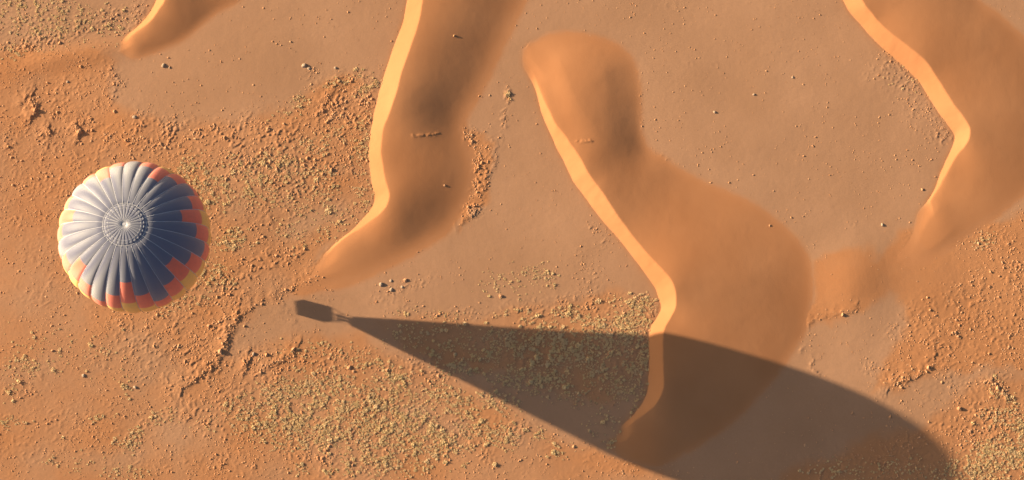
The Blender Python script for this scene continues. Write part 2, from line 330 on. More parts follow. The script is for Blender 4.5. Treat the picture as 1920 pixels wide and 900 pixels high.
# ------------------------------------------------------------------ materials
def mat(name):
    m = bpy.data.materials.new(name); m.use_nodes = True
    nt = m.node_tree; b = nt.nodes['Principled BSDF']
    return m, nt, b
def node(nt, t, **kw):
    n = nt.nodes.new(t)
    for k, v in kw.items(): setattr(n, k, v)
    return n
def mix(nt, fac, a, b, blend='MIX'):
    n = node(nt, 'ShaderNodeMix', data_type='RGBA', blend_type=blend)
    for sock, v in ((n.inputs[0], fac), (n.inputs[6], a), (n.inputs[7], b)):
        if hasattr(v, 'is_output'): nt.links.new(v, sock)
        else: sock.default_value = v if not isinstance(v, tuple) else (*v, 1)
    return n.outputs[2]
def noise(nt, vec, scale, detail=3, rough=.55):
    n = node(nt, 'ShaderNodeTexNoise'); n.inputs['Scale'].default_value = scale; n.inputs['Detail'].default_value = detail; n.inputs['Roughness'].default_value = rough
    nt.links.new(vec, n.inputs['Vector']); return n.outputs['Fac']
def ramp(nt, v, a, b):
    n = node(nt, 'ShaderNodeMapRange'); n.inputs[1].default_value = a; n.inputs[2].default_value = b; n.clamp = True
    nt.links.new(v, n.inputs[0]); return n.outputs[0]
def rough_plain(b, r=0.95, spec=0.1):
    b.inputs['Roughness'].default_value = r; b.inputs['Specular IOR Level'].default_value = spec

PAN = (0.388, 0.224, 0.136); PAN2 = (0.340, 0.193, 0.114)
SAND = (0.422, 0.199, 0.092); SAND2 = (0.378, 0.170, 0.075)
def ground_material():
    m, nt, b = mat('sand and clay pan'); rough_plain(b)
    pos = node(nt, 'ShaderNodeNewGeometry').outputs['Position']
    a = node(nt, 'ShaderNodeAttribute', attribute_name='sand').outputs['Fac']
    broad = ramp(nt, noise(nt, pos, 0.05, 4), .35, .65)
    fine = ramp(nt, noise(nt, pos, 2.2, 5, .7), .3, .7)
    pan = mix(nt, broad, PAN, PAN2); snd = mix(nt, broad, SAND, SAND2)
    col = mix(nt, a, pan, snd)
    f2 = node(nt, 'ShaderNodeMath', operation='MULTIPLY'); nt.links.new(fine, f2.inputs[0]); f2.inputs[1].default_value = 0.30
    col = mix(nt, f2.outputs[0], col, (0.30, 0.165, 0.085))
    nt.links.new(col, b.inputs['Base Color'])
    bp = node(nt, 'ShaderNodeBump'); bp.inputs['Strength'].default_value = 0.5; bp.inputs['Distance'].default_value = 0.03
    nt.links.new(noise(nt, pos, 3.2, 4, .7), bp.inputs['Height']); nt.links.new(bp.outputs[0], b.inputs['Normal'])
    return m
M_GROUND = ground_material()
def dune_material():
    m, nt, b = mat('wind blown dune sand'); rough_plain(b)
    pos = node(nt, 'ShaderNodeNewGeometry').outputs['Position']
    broad = ramp(nt, noise(nt, pos, 0.05, 4), .35, .65)
    a = node(nt, 'ShaderNodeAttribute', attribute_name='sand').outputs['Fac']
    col = mix(nt, a, mix(nt, broad, PAN, PAN2), mix(nt, broad, SAND, SAND2))
    nt.links.new(col, b.inputs['Base Color'])
    bp = node(nt, 'ShaderNodeBump'); bp.inputs['Strength'].default_value = 0.12; bp.inputs['Distance'].default_value = 0.03
    nt.links.new(noise(nt, pos, 2.0, 4, .6), bp.inputs['Height']); nt.links.new(bp.outputs[0], b.inputs['Normal'])
    return m
M_DUNE = dune_material()
def speckled(name, c1, c2, c3, scale, thin=0.0):
    m, nt, b = mat(name); rough_plain(b)
    pos = node(nt, 'ShaderNodeNewGeometry').outputs['Position']
    col = mix(nt, ramp(nt, noise(nt, pos, scale, 2), .35, .65), c1, c2)
    col = mix(nt, ramp(nt, noise(nt, pos, .35, 3), .4, .7), col, c3)
    nt.links.new(col, b.inputs['Base Color'])
    if thin:                                                         # dry blades let the low sun through
        tr = node(nt, 'ShaderNodeBsdfTranslucent'); nt.links.new(col, tr.inputs['Color'])
        mx = node(nt, 'ShaderNodeMixShader'); mx.inputs[0].default_value = thin
        nt.links.new(b.outputs[0], mx.inputs[1]); nt.links.new(tr.outputs[0], mx.inputs[2]); nt.links.new(mx.outputs[0], nt.nodes['Material Output'].inputs[0])
    return m
M_CLOD = speckled('sandy earth clod', (0.50, 0.265, 0.135), (0.45, 0.22, 0.105), (0.50, 0.30, 0.175), 1.4)
M_STONE = speckled('pale dusty stone', (0.40, 0.30, 0.22), (0.30, 0.22, 0.16), (0.36, 0.27, 0.19), 1.4)
M_TUFT = speckled('dry straw grass', (0.68, 0.50, 0.27), (0.58, 0.43, 0.22), (0.64, 0.46, 0.27), 1.1, 0.25)

# ------------------------------------------------------------------ object helpers
def put(o, label=None, cat=None, group=None, kind=None):
    for k, v in (('label', label), ('category', cat), ('group', group), ('kind', kind)):
        if v: o[k] = v
    return o
def mesh_np(name, V, Fc, material, parent=None, smooth=True, n=4):
    me = bpy.data.meshes.new(name)
    V = np.asarray(V, np.float32); Fc = np.asarray(Fc, np.int32)
    me.vertices.add(len(V)); me.vertices.foreach_set('co', V.ravel())
    me.loops.add(Fc.size); me.loops.foreach_set('vertex_index', Fc.ravel())
    me.polygons.add(len(Fc)); me.polygons.foreach_set('loop_start', np.arange(0, Fc.size, n, dtype=np.int32))
    me.update(calc_edges=True)
    me.polygons.foreach_set('use_smooth', np.full(len(Fc), smooth))
    if material: me.materials.append(material)
    o = bpy.data.objects.new(name, me); C.objects.link(o)
    if parent: o.parent = parent
    return o
def bm_obj(name, bm, material, parent=None, smooth=False):
    me = bpy.data.meshes.new(name); bm.to_mesh(me); bm.free()
    if smooth: me.polygons.foreach_set('use_smooth', [True] * len(me.polygons))
    if material: me.materials.append(material)
    o = bpy.data.objects.new(name, me); C.objects.link(o)
    if parent: o.parent = parent
    return o

# ------------------------------------------------------------------ ground sheet out to the horizon
ext = np.cumsum(0.4 * 1.17 ** np.arange(48))
ex = np.concatenate([gx[0] - ext[::-1], gx, gx[-1] + ext]); ey = np.concatenate([gy[0] - ext[::-1], gy, gy[-1] + ext])
k = len(ext)
def padded(A):
    return np.pad(A, k, mode='edge')
EX, EY = np.meshgrid(ex, ey)
EZ = np.zeros(EX.shape); EZ[k:-k, k:-k] = GROUND
far = np.ones(EX.shape, bool); far[k:-k, k:-k] = False
EZ[far] = (padded(GROUND)[far] * np.exp(-np.maximum(np.abs(EX) - 104, np.abs(EY) - 52)[far].clip(0) / 4)) + 1.2 * (fbm(EX[far] / 60, EY[far] / 60, 5, 3) - 0.5) * sstep(0, 60, np.maximum(np.abs(EX) - 104, np.abs(EY) - 52)[far])
ES = padded(sand_g * 1.0)
ny, nx = EX.shape
idx = np.arange(nx * ny).reshape(ny, nx)
quads = np.stack([idx[:-1, :-1], idx[:-1, 1:], idx[1:, 1:], idx[1:, :-1]], -1).reshape(-1, 4)
ground = mesh_np('ground', np.stack([EX, EY, EZ], -1).reshape(-1, 3), quads, M_GROUND)
at_ = ground.data.attributes.new('sand', 'FLOAT', 'POINT'); at_.data.foreach_set('value', ES.astype(np.float32).ravel())
put(ground, 'flat desert floor of pale clay pan and drifted orange sand', 'ground', None, 'structure')

gi = np.arange(GX.size).reshape(GX.shape)
for dn, h in zip(DUNES, DUNE_H):
    z = HB * fade + 0.25 * HM * (1 - sstep(.02, .3, h)) + h + HT - 0.015 + 0.02 * (fbm(GX / 1.6, GY / 1.6, 111, 3) - 0.5) * sstep(.05, .4, h)
    on = h > 0.002
    cell = on[:-1, :-1] | on[:-1, 1:] | on[1:, 1:] | on[1:, :-1]
    q = np.stack([gi[:-1, :-1][cell], gi[:-1, 1:][cell], gi[1:, 1:][cell], gi[1:, :-1][cell]], -1)
    used, inv = np.unique(q, return_inverse=True)
    V = np.stack([GX.ravel()[used], GY.ravel()[used], z.ravel()[used]], -1)
    o = mesh_np('sand_dune', V, inv.reshape(-1, 4), M_DUNE)
    cover = np.maximum(sand_g * 0.9, sstep(-0.03, dn.get('toe_mix', 0.16), h * (0.7 + 0.6 * fbm(GX / 2.0, GY / 2.0, 117, 3))))
    o.data.attributes.new('sand', 'FLOAT', 'POINT').data.foreach_set('value', cover.ravel()[used].astype(np.float32))
    put(o, dn['label'], 'dune', None, 'structure')

# ------------------------------------------------------------------ hot air balloon
def fabric(name, col, sheen=1.0):
    m, nt, b = mat(name)
    pos = node(nt, 'ShaderNodeTexCoord').outputs['Object']
    n = ramp(nt, noise(nt, pos, 1.2, 4), .3, .7)
    dark = tuple(c * 0.86 for c in col)
    nt.links.new(mix(nt, n, col, dark), b.inputs['Base Color'])
    b.inputs['Roughness'].default_value = 0.62
    b.inputs['Specular IOR Level'].default_value = 0.2
    sh = node(nt, 'ShaderNodeBsdfSheen', distribution='ASHIKHMIN'); sh.inputs['Color'].default_value = (0.235 * sheen, 0.248 * sheen, 0.228 * sheen, 1); sh.inputs['Roughness'].default_value = 0.9
    gl = node(nt, 'ShaderNodeBsdfGlossy'); gl.inputs['Color'].default_value = (0.118, 0.126, 0.112, 1); gl.inputs['Roughness'].default_value = 0.72
    a2 = node(nt, 'ShaderNodeAddShader'); nt.links.new(sh.outputs[0], a2.inputs[0]); nt.links.new(gl.outputs[0], a2.inputs[1])
    ad = node(nt, 'ShaderNodeAddShader'); out = nt.nodes['Material Output']
    nt.links.new(b.outputs[0], ad.inputs[0]); nt.links.new(a2.outputs[0], ad.inputs[1]); nt.links.new(ad.outputs[0], out.inputs[0])
    bp = node(nt, 'ShaderNodeBump'); bp.inputs['Strength'].default_value = 0.25; bp.inputs['Distance'].default_value = 0.12
    nt.links.new(noise(nt, pos, 0.9, 3), bp.inputs['Height']); nt.links.new(bp.outputs[0], b.inputs['Normal'])
    return m
M_NAVY = fabric('navy balloon cloth', (0.010, 0.013, 0.098))
M_ORANGE = fabric('orange balloon cloth', (0.68, 0.055, 0.008), .72)
M_YELLOW = fabric('yellow balloon cloth', (0.74, 0.38, 0.012), .72)
M_TAPE = fabric('pale load tape', (0.36, 0.36, 0.42))
def plain(name, col, r=.7, metal=0.0):
    m, nt, b = mat(name)
    pos = node(nt, 'ShaderNodeTexCoord').outputs['Object']
    nt.links.new(mix(nt, noise(nt, pos, 6, 3), col, tuple(c * .7 for c in col)), b.inputs['Base Color'])
    b.inputs['Roughness'].default_value = r; b.inputs['Metallic'].default_value = metal; return m
M_WICKER = plain('woven wicker', (0.30, 0.17, 0.07)); M_HIDE = plain('suede trim', (0.10, 0.06, 0.035)); M_STEEL = plain('burner steel', (0.55, 0.55, 0.56), .35, 1.0); M_ROPE = plain('steel cable', (0.25, 0.25, 0.25), .5)

BC = np.array([-67.57, -5.82, 31.8]); BR = 13.42; NG = 28; GA = 2 * math.pi / NG
balloon = bpy.data.objects.new('hot_air_balloon', None); C.objects.link(balloon)
FLOOR = 7.6
balloon.location = (BC[0], BC[1], FLOOR)
put(balloon, 'navy hot air balloon with orange and yellow stepped panels flying low over the desert', 'hot air balloon')
ZO = BC[2] - FLOOR
PHC = RA(125.1); MOUTH_R = 0.9; MOUTH_Z = -21.24
def profile(t):
    """t: polar angle in degrees down to 125, then 125..160 along the cone to the mouth."""
    p = RA(min(t, 125.1))
    r = BR * (math.sin(p) ** 0.955 if p < math.pi / 2 else 1 - 1.2529 * (1 - math.sin(p)))
    z = BR * math.cos(p) * (0.853 if p < math.pi / 2 else 1)
    if t > 125.1:
        q = (t - 125.1) / 34.9
        r = r + (MOUTH_R - r) * q; z = z + (MOUTH_Z - z) * q
    return r, z
rows = [0.0, 1.2, 3, 6, 9, 12, 14.3, 15.3, 16.3, 18] + [21 + 3 * i for i in range(8)] + [45, 48, 51, 54, 57, 60, 63, 66, 69, 72, 75, 78, 80.5, 83, 86, 90, 94, 98, 102, 106, 110, 115, 120, 125, 130, 136, 142, 148, 154, 160]
TCOL = 10
def bulge(t, s):
    """gore bulge at row t and place s in -1..1 across the gore."""
    amp = 0.030 * min(1.0, max(0.0, (t - 13) / 30)) if t < 125 else 0.030 * max(0, 1 - (t - 125) / 45)
    if t < 15.3: amp = 0.022 * min(1, t / 8)
    return 1 - 0.4 * amp + amp * math.sqrt(max(0.0, 1 - 0.96 * s * s))
V = []; Fc = []; MI = []
top_i = 0; V.append((0, 0, ZO + profile(0)[1] - 0.12))
def sag(t):                                                          # the valve sits a little below the crown ring
    return -0.10 * sstep(15.3, 13.5, t) - 0.16 * math.exp(-((t - 15.6) / 0.9) ** 2)
for ri, t in enumerate(rows[1:], 1):
    r, z = profile(t)
    for g in range(NG):
        for c in range(TCOL):
            s = -1 + 2 * c / TCOL; a = (g + s / 2) * GA
            b_ = bulge(t, s); rr = r * (b_ if t > 15.3 else 1.0)
            zz = z + (0.55 * (b_ - 1) * BR * max(0, math.cos(RA(t))) if t < 90 else 0) + sag(t)
            V.append((rr * math.cos(a), rr * math.sin(a), ZO + zz))
W = NG * TCOL
def vid(ri, c): return 1 + (ri - 1) * W + c % W
def colour(g, t):
    m = g % 4
    n_end = 45 if m == 1 else (75 if m == 3 else 60); o_end = 69 if m == 1 else (90 if m == 3 else 80.5)
    if t < n_end: return 0
    if t < o_end: return 1
    return 2 if t < 102 else (1 if t < 115 else 0)
for c in range(W):
    g = (c // TCOL); Fc.append((0, vid(1, c), vid(1, c + 1))); MI.append(0)
for ri in range(1, len(rows) - 1):
    tm = (rows[ri] + rows[ri + 1]) / 2
    for c in range(W):
        Fc.append((vid(ri, c), vid(ri + 1, c), vid(ri + 1, c + 1), vid(ri, c + 1))); MI.append(colour(c // TCOL, tm))
me = bpy.data.meshes.new('envelope'); me.from_pydata(V, [], Fc); me.update()
for mm in (M_NAVY, M_ORANGE, M_YELLOW): me.materials.append(mm)
me.polygons.foreach_set('material_index', MI); me.polygons.foreach_set('use_smooth', [True] * len(Fc))
bm = bmesh.new(); bm.from_mesh(me)                                    # crisp valleys along the seams
bm.verts.ensure_lookup_table()
for ri in range(1, len(rows) - 1):
    for g in range(NG):
        e = bm.edges.get((bm.verts[vid(ri, g * TCOL)], bm.verts[vid(ri + 1, g * TCOL)]))
        if e and rows[ri] > 15: e.smooth = False
bm.to_mesh(me); bm.free()
env = bpy.data.objects.new('envelope', me); C.objects.link(env); env.parent = balloon

def tube(bm, pts, rad, sides=6, closed=False):
    pts = [Vector(p) for p in pts]; n = len(pts); rings = []
    for i, p in enumerate(pts):
        d = (pts[(i + 1) % n] - pts[i - 1]) if closed else (pts[min(i + 1, n - 1)] - pts[max(i - 1, 0)])
        d.normalize(); up = Vector((0, 0, 1)) if abs(d.z) < .95 else Vector((1, 0, 0))
        s = d.cross(up).normalized(); q = s.cross(d)
        rings.append([bm.verts.new(p + rad * (math.cos(2 * math.pi * k / sides) * s + math.sin(2 * math.pi * k / sides) * q)) for k in range(sides)])
    for i in range(n if closed else n - 1):
        a, b = rings[i], rings[(i + 1) % n]
        for k in range(sides): bm.faces.new((a[k], a[(k + 1) % sides], b[(k + 1) % sides], b[k]))
    if not closed:
        bm.faces.new(rings[0][::-1]); bm.faces.new(rings[-1])
def env_pt(t, a, lift=0.0):
    r, z = profile(t); b_ = bulge(t, 1.0) if t > 15.3 else 1.0
    zz = z + (0.55 * (b_ - 1) * BR * max(0, math.cos(RA(t))) if t < 90 else 0) + sag(t)
    n = Vector((math.sin(RA(min(t, 125))), 0, math.cos(RA(min(t, 125)))))
    return ((r * b_ + lift * n.x) * math.cos(a), (r * b_ + lift * n.x) * math.sin(a), ZO + zz + lift * n.z)
for g in range(NG):
    a = (g + 0.5) * GA; bm = bmesh.new()
    tube(bm, [env_pt(t, a, 0.02) for t in [1.2, 5, 10, 14, 15.3, 16.5] + list(range(20, 126, 5)) + [140, 160]], 0.05, 5)
    bm_obj('load_tape', bm, M_TAPE, env, True)
for t, rad in ((11.6, 0.035), (13.6, 0.042), (15.5, 0.045)):
    bm = bmesh.new()
    tube(bm, [env_pt(t, 2 * math.pi * k / 112, 0.06) for k in range(112)], rad, 6, True)
    bm_obj('crown_ring', bm, M_TAPE, env, True)
bm = bmesh.new()
r0 = [bm.verts.new((0.34 * math.cos(2 * math.pi * k / 24), 0.34 * math.sin(2 * math.pi * k / 24), ZO + profile(0)[1] - 0.10)) for k in range(24)]
r1 = [bm.verts.new((0.26 * math.cos(2 * math.pi * k / 24), 0.26 * math.sin(2 * math.pi * k / 24), ZO + profile(0)[1] - 0.04)) for k in range(24)]
for k in range(24): bm.faces.new((r0[k], r0[(k + 1) % 24], r1[(k + 1) % 24], r1[k]))
bm.faces.new(r1)
bm_obj('valve_patch', bm, M_TAPE, env)
bm = bmesh.new()
tube(bm, [(MOUTH_R * math.cos(2 * math.pi * k / 40), MOUTH_R * math.sin(2 * math.pi * k / 40), ZO + MOUTH_Z) for k in range(40)], 0.05, 6, True)
bm_obj('mouth_ring', bm, M_STEEL, balloon, True)

# basket, burner and cables, turned as the basket shadow shows
basket = bpy.data.objects.new('basket', None)
BW, BL, BH = 0.95, 1.40, 1.45       # half width, half length, height
def rr_loop(hw, hl, rad, z, n=6):
    P = []
    for cx, cy, a0 in ((hw - rad, hl - rad, 0), (-hw + rad, hl - rad, 90), (-hw + rad, -hl + rad, 180), (hw - rad, -hl + rad, 270)):
        for k in range(n + 1):
            a = RA(a0 + 90 * k / n); P.append((cx + rad * math.cos(a), cy + rad * math.sin(a), z))
    return P
bm = bmesh.new()
loops = []
for hw, hl, z in ((BW - .06, BL - .06, 0), (BW - .02, BL - .02, .3), (BW, BL, .8), (BW, BL, BH), (BW - .06, BL - .06, BH), (BW - .10, BL - .10, .06)):
    loops.append([bm.verts.new(p) for p in rr_loop(hw, hl, .22, z)])
for a, b in zip(loops[:-1], loops[1:]):
    for k in range(len(a)): bm.faces.new((a[k], a[(k + 1) % len(a)], b[(k + 1) % len(a)], b[k]))
bm.faces.new(loops[0][::-1]); bm.faces.new(loops[-1])
basket = bm_obj('basket', bm, M_WICKER, balloon)
RZ = RA(10)
basket.rotation_euler.z = RZ
bm = bmesh.new(); tube(bm, rr_loop(BW - .03, BL - .03, .22, BH), .075, 8, True); bm_obj('rim', bm, M_HIDE, basket, True)
bm = bmesh.new(); tube(bm, rr_loop(BW - .03, BL - .03, .22, .05), .06, 8, True); bm_obj('base_band', bm, M_HIDE, basket, True)
for y in (-.45, .45):
    bm = bmesh.new(); bmesh.ops.create_cube(bm, size=1); bmesh.ops.scale(bm, vec=(2 * BW - .2, .05, BH - .15), verts=bm.verts); bmesh.ops.translate(bm, vec=(0, y, (BH - .15) / 2 + .07), verts=bm.verts)
    bm_obj('partition', bm, M_WICKER, basket)
BZ = 2.15
for sx in (-1, 1):
    for sy in (-1, 1):
        bm = bmesh.new(); tube(bm, [(sx * (BW - .1), sy * (BL - .1), BH), (sx * .62, sy * .75, BZ)], .045, 6); bm_obj('upright', bm, M_HIDE, basket, True)
bm = bmesh.new()
tube(bm, rr_loop(.62, .75, .12, BZ), .04, 6, True); tube(bm, [(0, -.75, BZ), (0, .75, BZ)], .035, 6)
frame = bm_obj('burner_frame', bm, M_STEEL, basket, True)
for y in (-.3, .3):
    bm = bmesh.new(); tube(bm, [(0, y, BZ - .1), (0, y, BZ + .15), (0, y, BZ + .2), (0, y, BZ + .55)], .2, 14); bm_obj('burner', bm, M_STEEL, frame, True)
for kx in range(8):
    a = 2 * math.pi * (kx + .5) / 8 + RZ
    sx = .62 if math.cos(a - RZ) > 0 else -.62; sy = .75 if math.sin(a - RZ) > 0 else -.75
    cx = sx * math.cos(RZ) - sy * math.sin(RZ); cy = sx * math.sin(RZ) + sy * math.cos(RZ)
    bm = bmesh.new(); tube(bm, [(cx, cy, BZ), (MOUTH_R * math.cos(a), MOUTH_R * math.sin(a), ZO + MOUTH_Z)], .014, 5); bm_obj('cable', bm, M_ROPE, balloon, True)

# ------------------------------------------------------------------ clods, stones and grass tufts
def lump_mesh(name, seed, material, flat=0.7, sub=2, blobs=1, jit=.07):
    r = random.Random(seed); bm = bmesh.new()
    for b_ in range(blobs):
        k = bmesh.ops.create_icosphere(bm, subdivisions=sub, radius=1.0 if b_ == 0 else r.uniform(.4, .7))['verts']
        off = Vector((0, 0, 0)) if b_ == 0 else Vector((r.uniform(-1, 1), r.uniform(-1, 1), r.uniform(-.2, .1)))
        dirs = [(Vector((r.gauss(0, 1), r.gauss(0, 1), r.gauss(0, 1))).normalized(), r.uniform(-.32, .38)) for _ in range(9)]
        sc = Vector((r.uniform(.75, 1.25), r.uniform(.75, 1.25), flat * r.uniform(.85, 1.15)))
        for v in k:
            n = v.co.normalized(); d = 1 + sum(a * max(0, n.dot(q)) ** 3 for q, a in dirs) + r.uniform(-jit, jit)
            v.co = Vector((v.co.x * d * sc.x, v.co.y * d * sc.y, v.co.z * d * sc.z)) * 0.5 + off * 0.5
    for v in bm.verts: v.co.z = max(v.co.z, -0.2)
    me = bpy.data.meshes.new(name); bm.to_mesh(me); bm.free(); me.materials.append(material)
    return me
def tuft_mesh(name, seed):
    r = random.Random(seed); bm = bmesh.new()
    for k in range(r.choice((1, 2, 2, 3))):                          # low cushions of packed blades
        cx, cy = (0, 0) if k == 0 else (r.uniform(-.3, .3), r.uniform(-.3, .3)); rad = r.uniform(.30, .42) * (1 if k == 0 else .75)
        for v in bmesh.ops.create_icosphere(bm, subdivisions=2, radius=rad)['verts']:
            q = r.uniform(.62, 1.32)
            v.co = Vector((v.co.x * q + cx, v.co.y * q + cy, max(v.co.z * q * .56, -.12)))
    for i in range(22):
        a = r.uniform(0, 2 * math.pi); lean = r.uniform(.3, 1.2); ln = r.uniform(.28, .52)
        base = Vector((math.cos(a) * .14, math.sin(a) * .14, .05))
        d = Vector((math.cos(a) * lean, math.sin(a) * lean, r.uniform(.4, .8))).normalized()
        q = Vector((-math.sin(a), math.cos(a), r.uniform(-.4, .4))).normalized() * r.uniform(.03, .06)
        m_ = base + d * ln * .6; e = base + d * ln + Vector((0, 0, -.06))
        v = [bm.verts.new(base - q * .6), bm.verts.new(base + q * .6), bm.verts.new(m_ + q), bm.verts.new(m_ - q), bm.verts.new(e)]
        bm.faces.new((v[0], v[1], v[2], v[3])); bm.faces.new((v[3], v[2], v[4]))
    me = bpy.data.meshes.new(name); bm.to_mesh(me); bm.free(); me.materials.append(M_TUFT)
    return me
CLODS = [lump_mesh('earth_clod', 100 + i, M_CLOD, .72, 1, 1 + (i % 4), .17) for i in range(12)]
STONES = [lump_mesh('pale_stone', 200 + i, M_STONE, .72, 2, 1 + (i % 2)) for i in range(4)]
TUFTS = [tuft_mesh('grass_tuft', 300 + i) for i in range(8)]

def scatter(blobs, n_try, seed, clump_scale, lo, hi, size, strings=False):
    g = np.random.default_rng(seed)
    x = g.uniform(-20, 1940, n_try); y = g.uniform(-20, 920, n_try)
    d = blob_field(x, y, blobs)
    P = at(x, y, np.zeros(n_try))
    c = sstep(lo, hi, fbm(P[:, 0] / clump_scale, P[:, 1] / clump_scale, seed, 4, .6))
    hd = grid_sample(HD, P[:, 0], P[:, 1])
    keep = (g.random(n_try) < d * c * (1 - .97 * grid_sample(SMOOTH, P[:, 0], P[:, 1]))) & (hd < 0.06)
    P = P[keep]; x = x[keep]; y = y[keep]
    s = size(g, len(P), c[keep] * np.clip(d[keep], 0, 1))
    if strings:
        for pts, hgt, wid in SCARPS:
            L = smooth_line(pts, 12); n_ = max(6, int(len(L) * 0.9)); k_ = g.integers(0, len(L), n_)
            sx = L[k_, 0] + g.normal(0, 3.5, n_); sy = L[k_, 1] + g.normal(0, 3.5, n_)
            x = np.concatenate([x, sx]); y = np.concatenate([y, sy]); P = np.vstack([P, at(sx, sy, np.zeros(n_))])
            s = np.concatenate([s, np.clip(np.exp(g.normal(-1.3, .42, n_)), .13, .62) * (0.6 + hgt)])
    P[:, 2] = grid_sample(TOP, P[:, 0], P[:, 1])
    return x, y, P, s, g
def clod_size(g, n, c): return np.clip(np.exp(g.normal(-1.62, .45, n)) * (0.75 + 0.55 * c), .10, .62)
def tuft_size(g, n, c): return np.clip(np.exp(g.normal(-1.18, .42, n)), .14, 1.15)

def place_stuff(name, meshes, P, s, g, material, sink, label, cat):
    V = []; T = []; off = 0
    which = g.integers(0, len(meshes), len(P))
    for mi, me in enumerate(meshes):
        sel = np.where(which == mi)[0]
        if not len(sel): continue
        me.calc_loop_triangles()
        v = np.zeros(len(me.vertices) * 3, np.float32); me.vertices.foreach_get('co', v); v = v.reshape(-1, 3)
        t = np.zeros(len(me.loop_triangles) * 3, np.int32); me.loop_triangles.foreach_get('vertices', t); t = t.reshape(-1, 3)
        a = g.uniform(0, 2 * math.pi, len(sel)); ss = s[sel]; zs = ss * g.uniform(.8, 1.2, len(sel))
        ca, sa = np.cos(a)[:, None], np.sin(a)[:, None]
        X = (v[None, :, 0] * ca - v[None, :, 1] * sa) * ss[:, None] + P[sel, 0:1]
        Y = (v[None, :, 0] * sa + v[None, :, 1] * ca) * ss[:, None] + P[sel, 1:2]
        Z = v[None, :, 2] * zs[:, None] + P[sel, 2:3] - sink * ss[:, None]
        V.append(np.stack([X, Y, Z], -1).reshape(-1, 3))
        T.append((t[None] + (np.arange(len(sel)) * len(v))[:, None, None]).reshape(-1, 3) + off); off += len(sel) * len(v)
    o = mesh_np(name, np.vstack(V), np.vstack(T), material, None, False, 3)
    put(o, label, cat, None, 'stuff')
    return o

# places as one would point to them
PLACES_T = [
 ((60,30,200,70), 'pale pan beside the shortest dune'),
 ((1195,585,50,28), 'bright thicket against the foot of the broad dune'),
 ((1060,665,190,90), 'shaded scrub inside the cone of the balloon shadow'),
 ((800,640,110,50), 'shaded ground near the shadow cone tip'),
 ((1880,840,90,80), 'fine scrub past the rounded shadow end'),
 ((1650,880,140,40), 'darkened sand under the rounded shadow end'),
 ((570,780,150,70), 'dense olive scrub below the basket shadow'),
 ((740,790,110,90), 'dense scrub outside the lower edge of the shadow cone'),
 ((920,800,130,70), 'loose scrub along the lower edge of the shadow cone'),
 ((440,350,150,60), 'scrub beside the orange rim of the balloon'),
 ((620,280,110,100), 'scrub along the foot of the long sinuous dune'),
 ((650,155,60,30), 'pale scrub line at the sinuous dune foot'),
 ((420,480,120,80), 'sparse sand between the balloon and sinuous dune'),
 ((600,420,90,60), 'bare sand by the bend of the sinuous dune'),
 ((130,760,260,140), 'open orange sand below the balloon'),
 ((950,540,170,70), 'pan above the upper edge of the shadow cone'),
]
PLACES_C = [
 ((640,200,90,80), 'crumbled sand at the foot of the long sinuous dune'),
 ((450,270,170,60), 'lumpy sand above the balloon and beside the smooth pan'),
 ((130,210,190,110), 'drifted sand above the pale balloon side'),
 ((120,50,160,60), 'scrubby pan beside the shortest dune'),
 ((380,650,130,110), 'rough sand around the low scarp below the balloon'),
 ((440,510,120,60), 'rough sand between the balloon and the basket shadow'),
 ((600,690,160,50), 'reddish sand below the basket shadow'),
 ((900,340,60,110), 'rippled strip along the sinuous dune toe'),
 ((1080,575,180,50), 'gravelly sand above the upper edge of the shadow cone'),
 ((860,830,220,70), 'sand along the lower edge of the shadow cone'),
 ((1820,580,160,130), 'orange sand past the tail of the zigzag dune'),
 ((1850,790,130,90), 'sand by the rounded end of the balloon shadow'),
 ((1700,190,110,140), 'pan at the foot of the zigzag slip face'),
 ((200,780,260,140), 'open sand below the balloon'),
 ((520,360,170,100), 'scrubby sand between balloon and sinuous dune'),
]
def place_of(x, y, places, rest):
    best, bd = rest, 1.6
    for (cx, cy, rx, ry), name in places:
        d = math.hypot((x - cx) / rx, (y - cy) / ry)
        if d < bd: best, bd = name, d
    return best
def hidden(x, y): return math.hypot(x - 252, y - 444) < 146 or not (2 < x < 1918 and 2 < y < 898)

def individuals(x, y, P, s, g, meshes, n, name, sink, places, rest, words, cat, noun):
    vis = np.array([i for i in range(len(P)) if not hidden(x[i], y[i])])
    order = vis[np.argsort(-s[vis])][:n]
    for rank, i in enumerate(order):
        me = meshes[int(g.integers(len(meshes)))]
        o = bpy.data.objects.new(name, me); C.objects.link(o)
        q = float(s[i]); o.location = (P[i, 0], P[i, 1], P[i, 2] - sink * q)
        o.scale = (q, q, q * g.uniform(.85, 1.2)); o.rotation_euler.z = g.uniform(0, 6.28)
        pl = place_of(x[i], y[i], places, rest)
        wd = words[0] if rank < n * .12 else (words[1] if rank < n * .5 else words[2])
        put(o, f'{wd} {noun} on the {pl}', cat, f'{wd} {noun}s on the {pl}')
    mask = np.ones(len(P), bool); mask[order] = False
    return mask

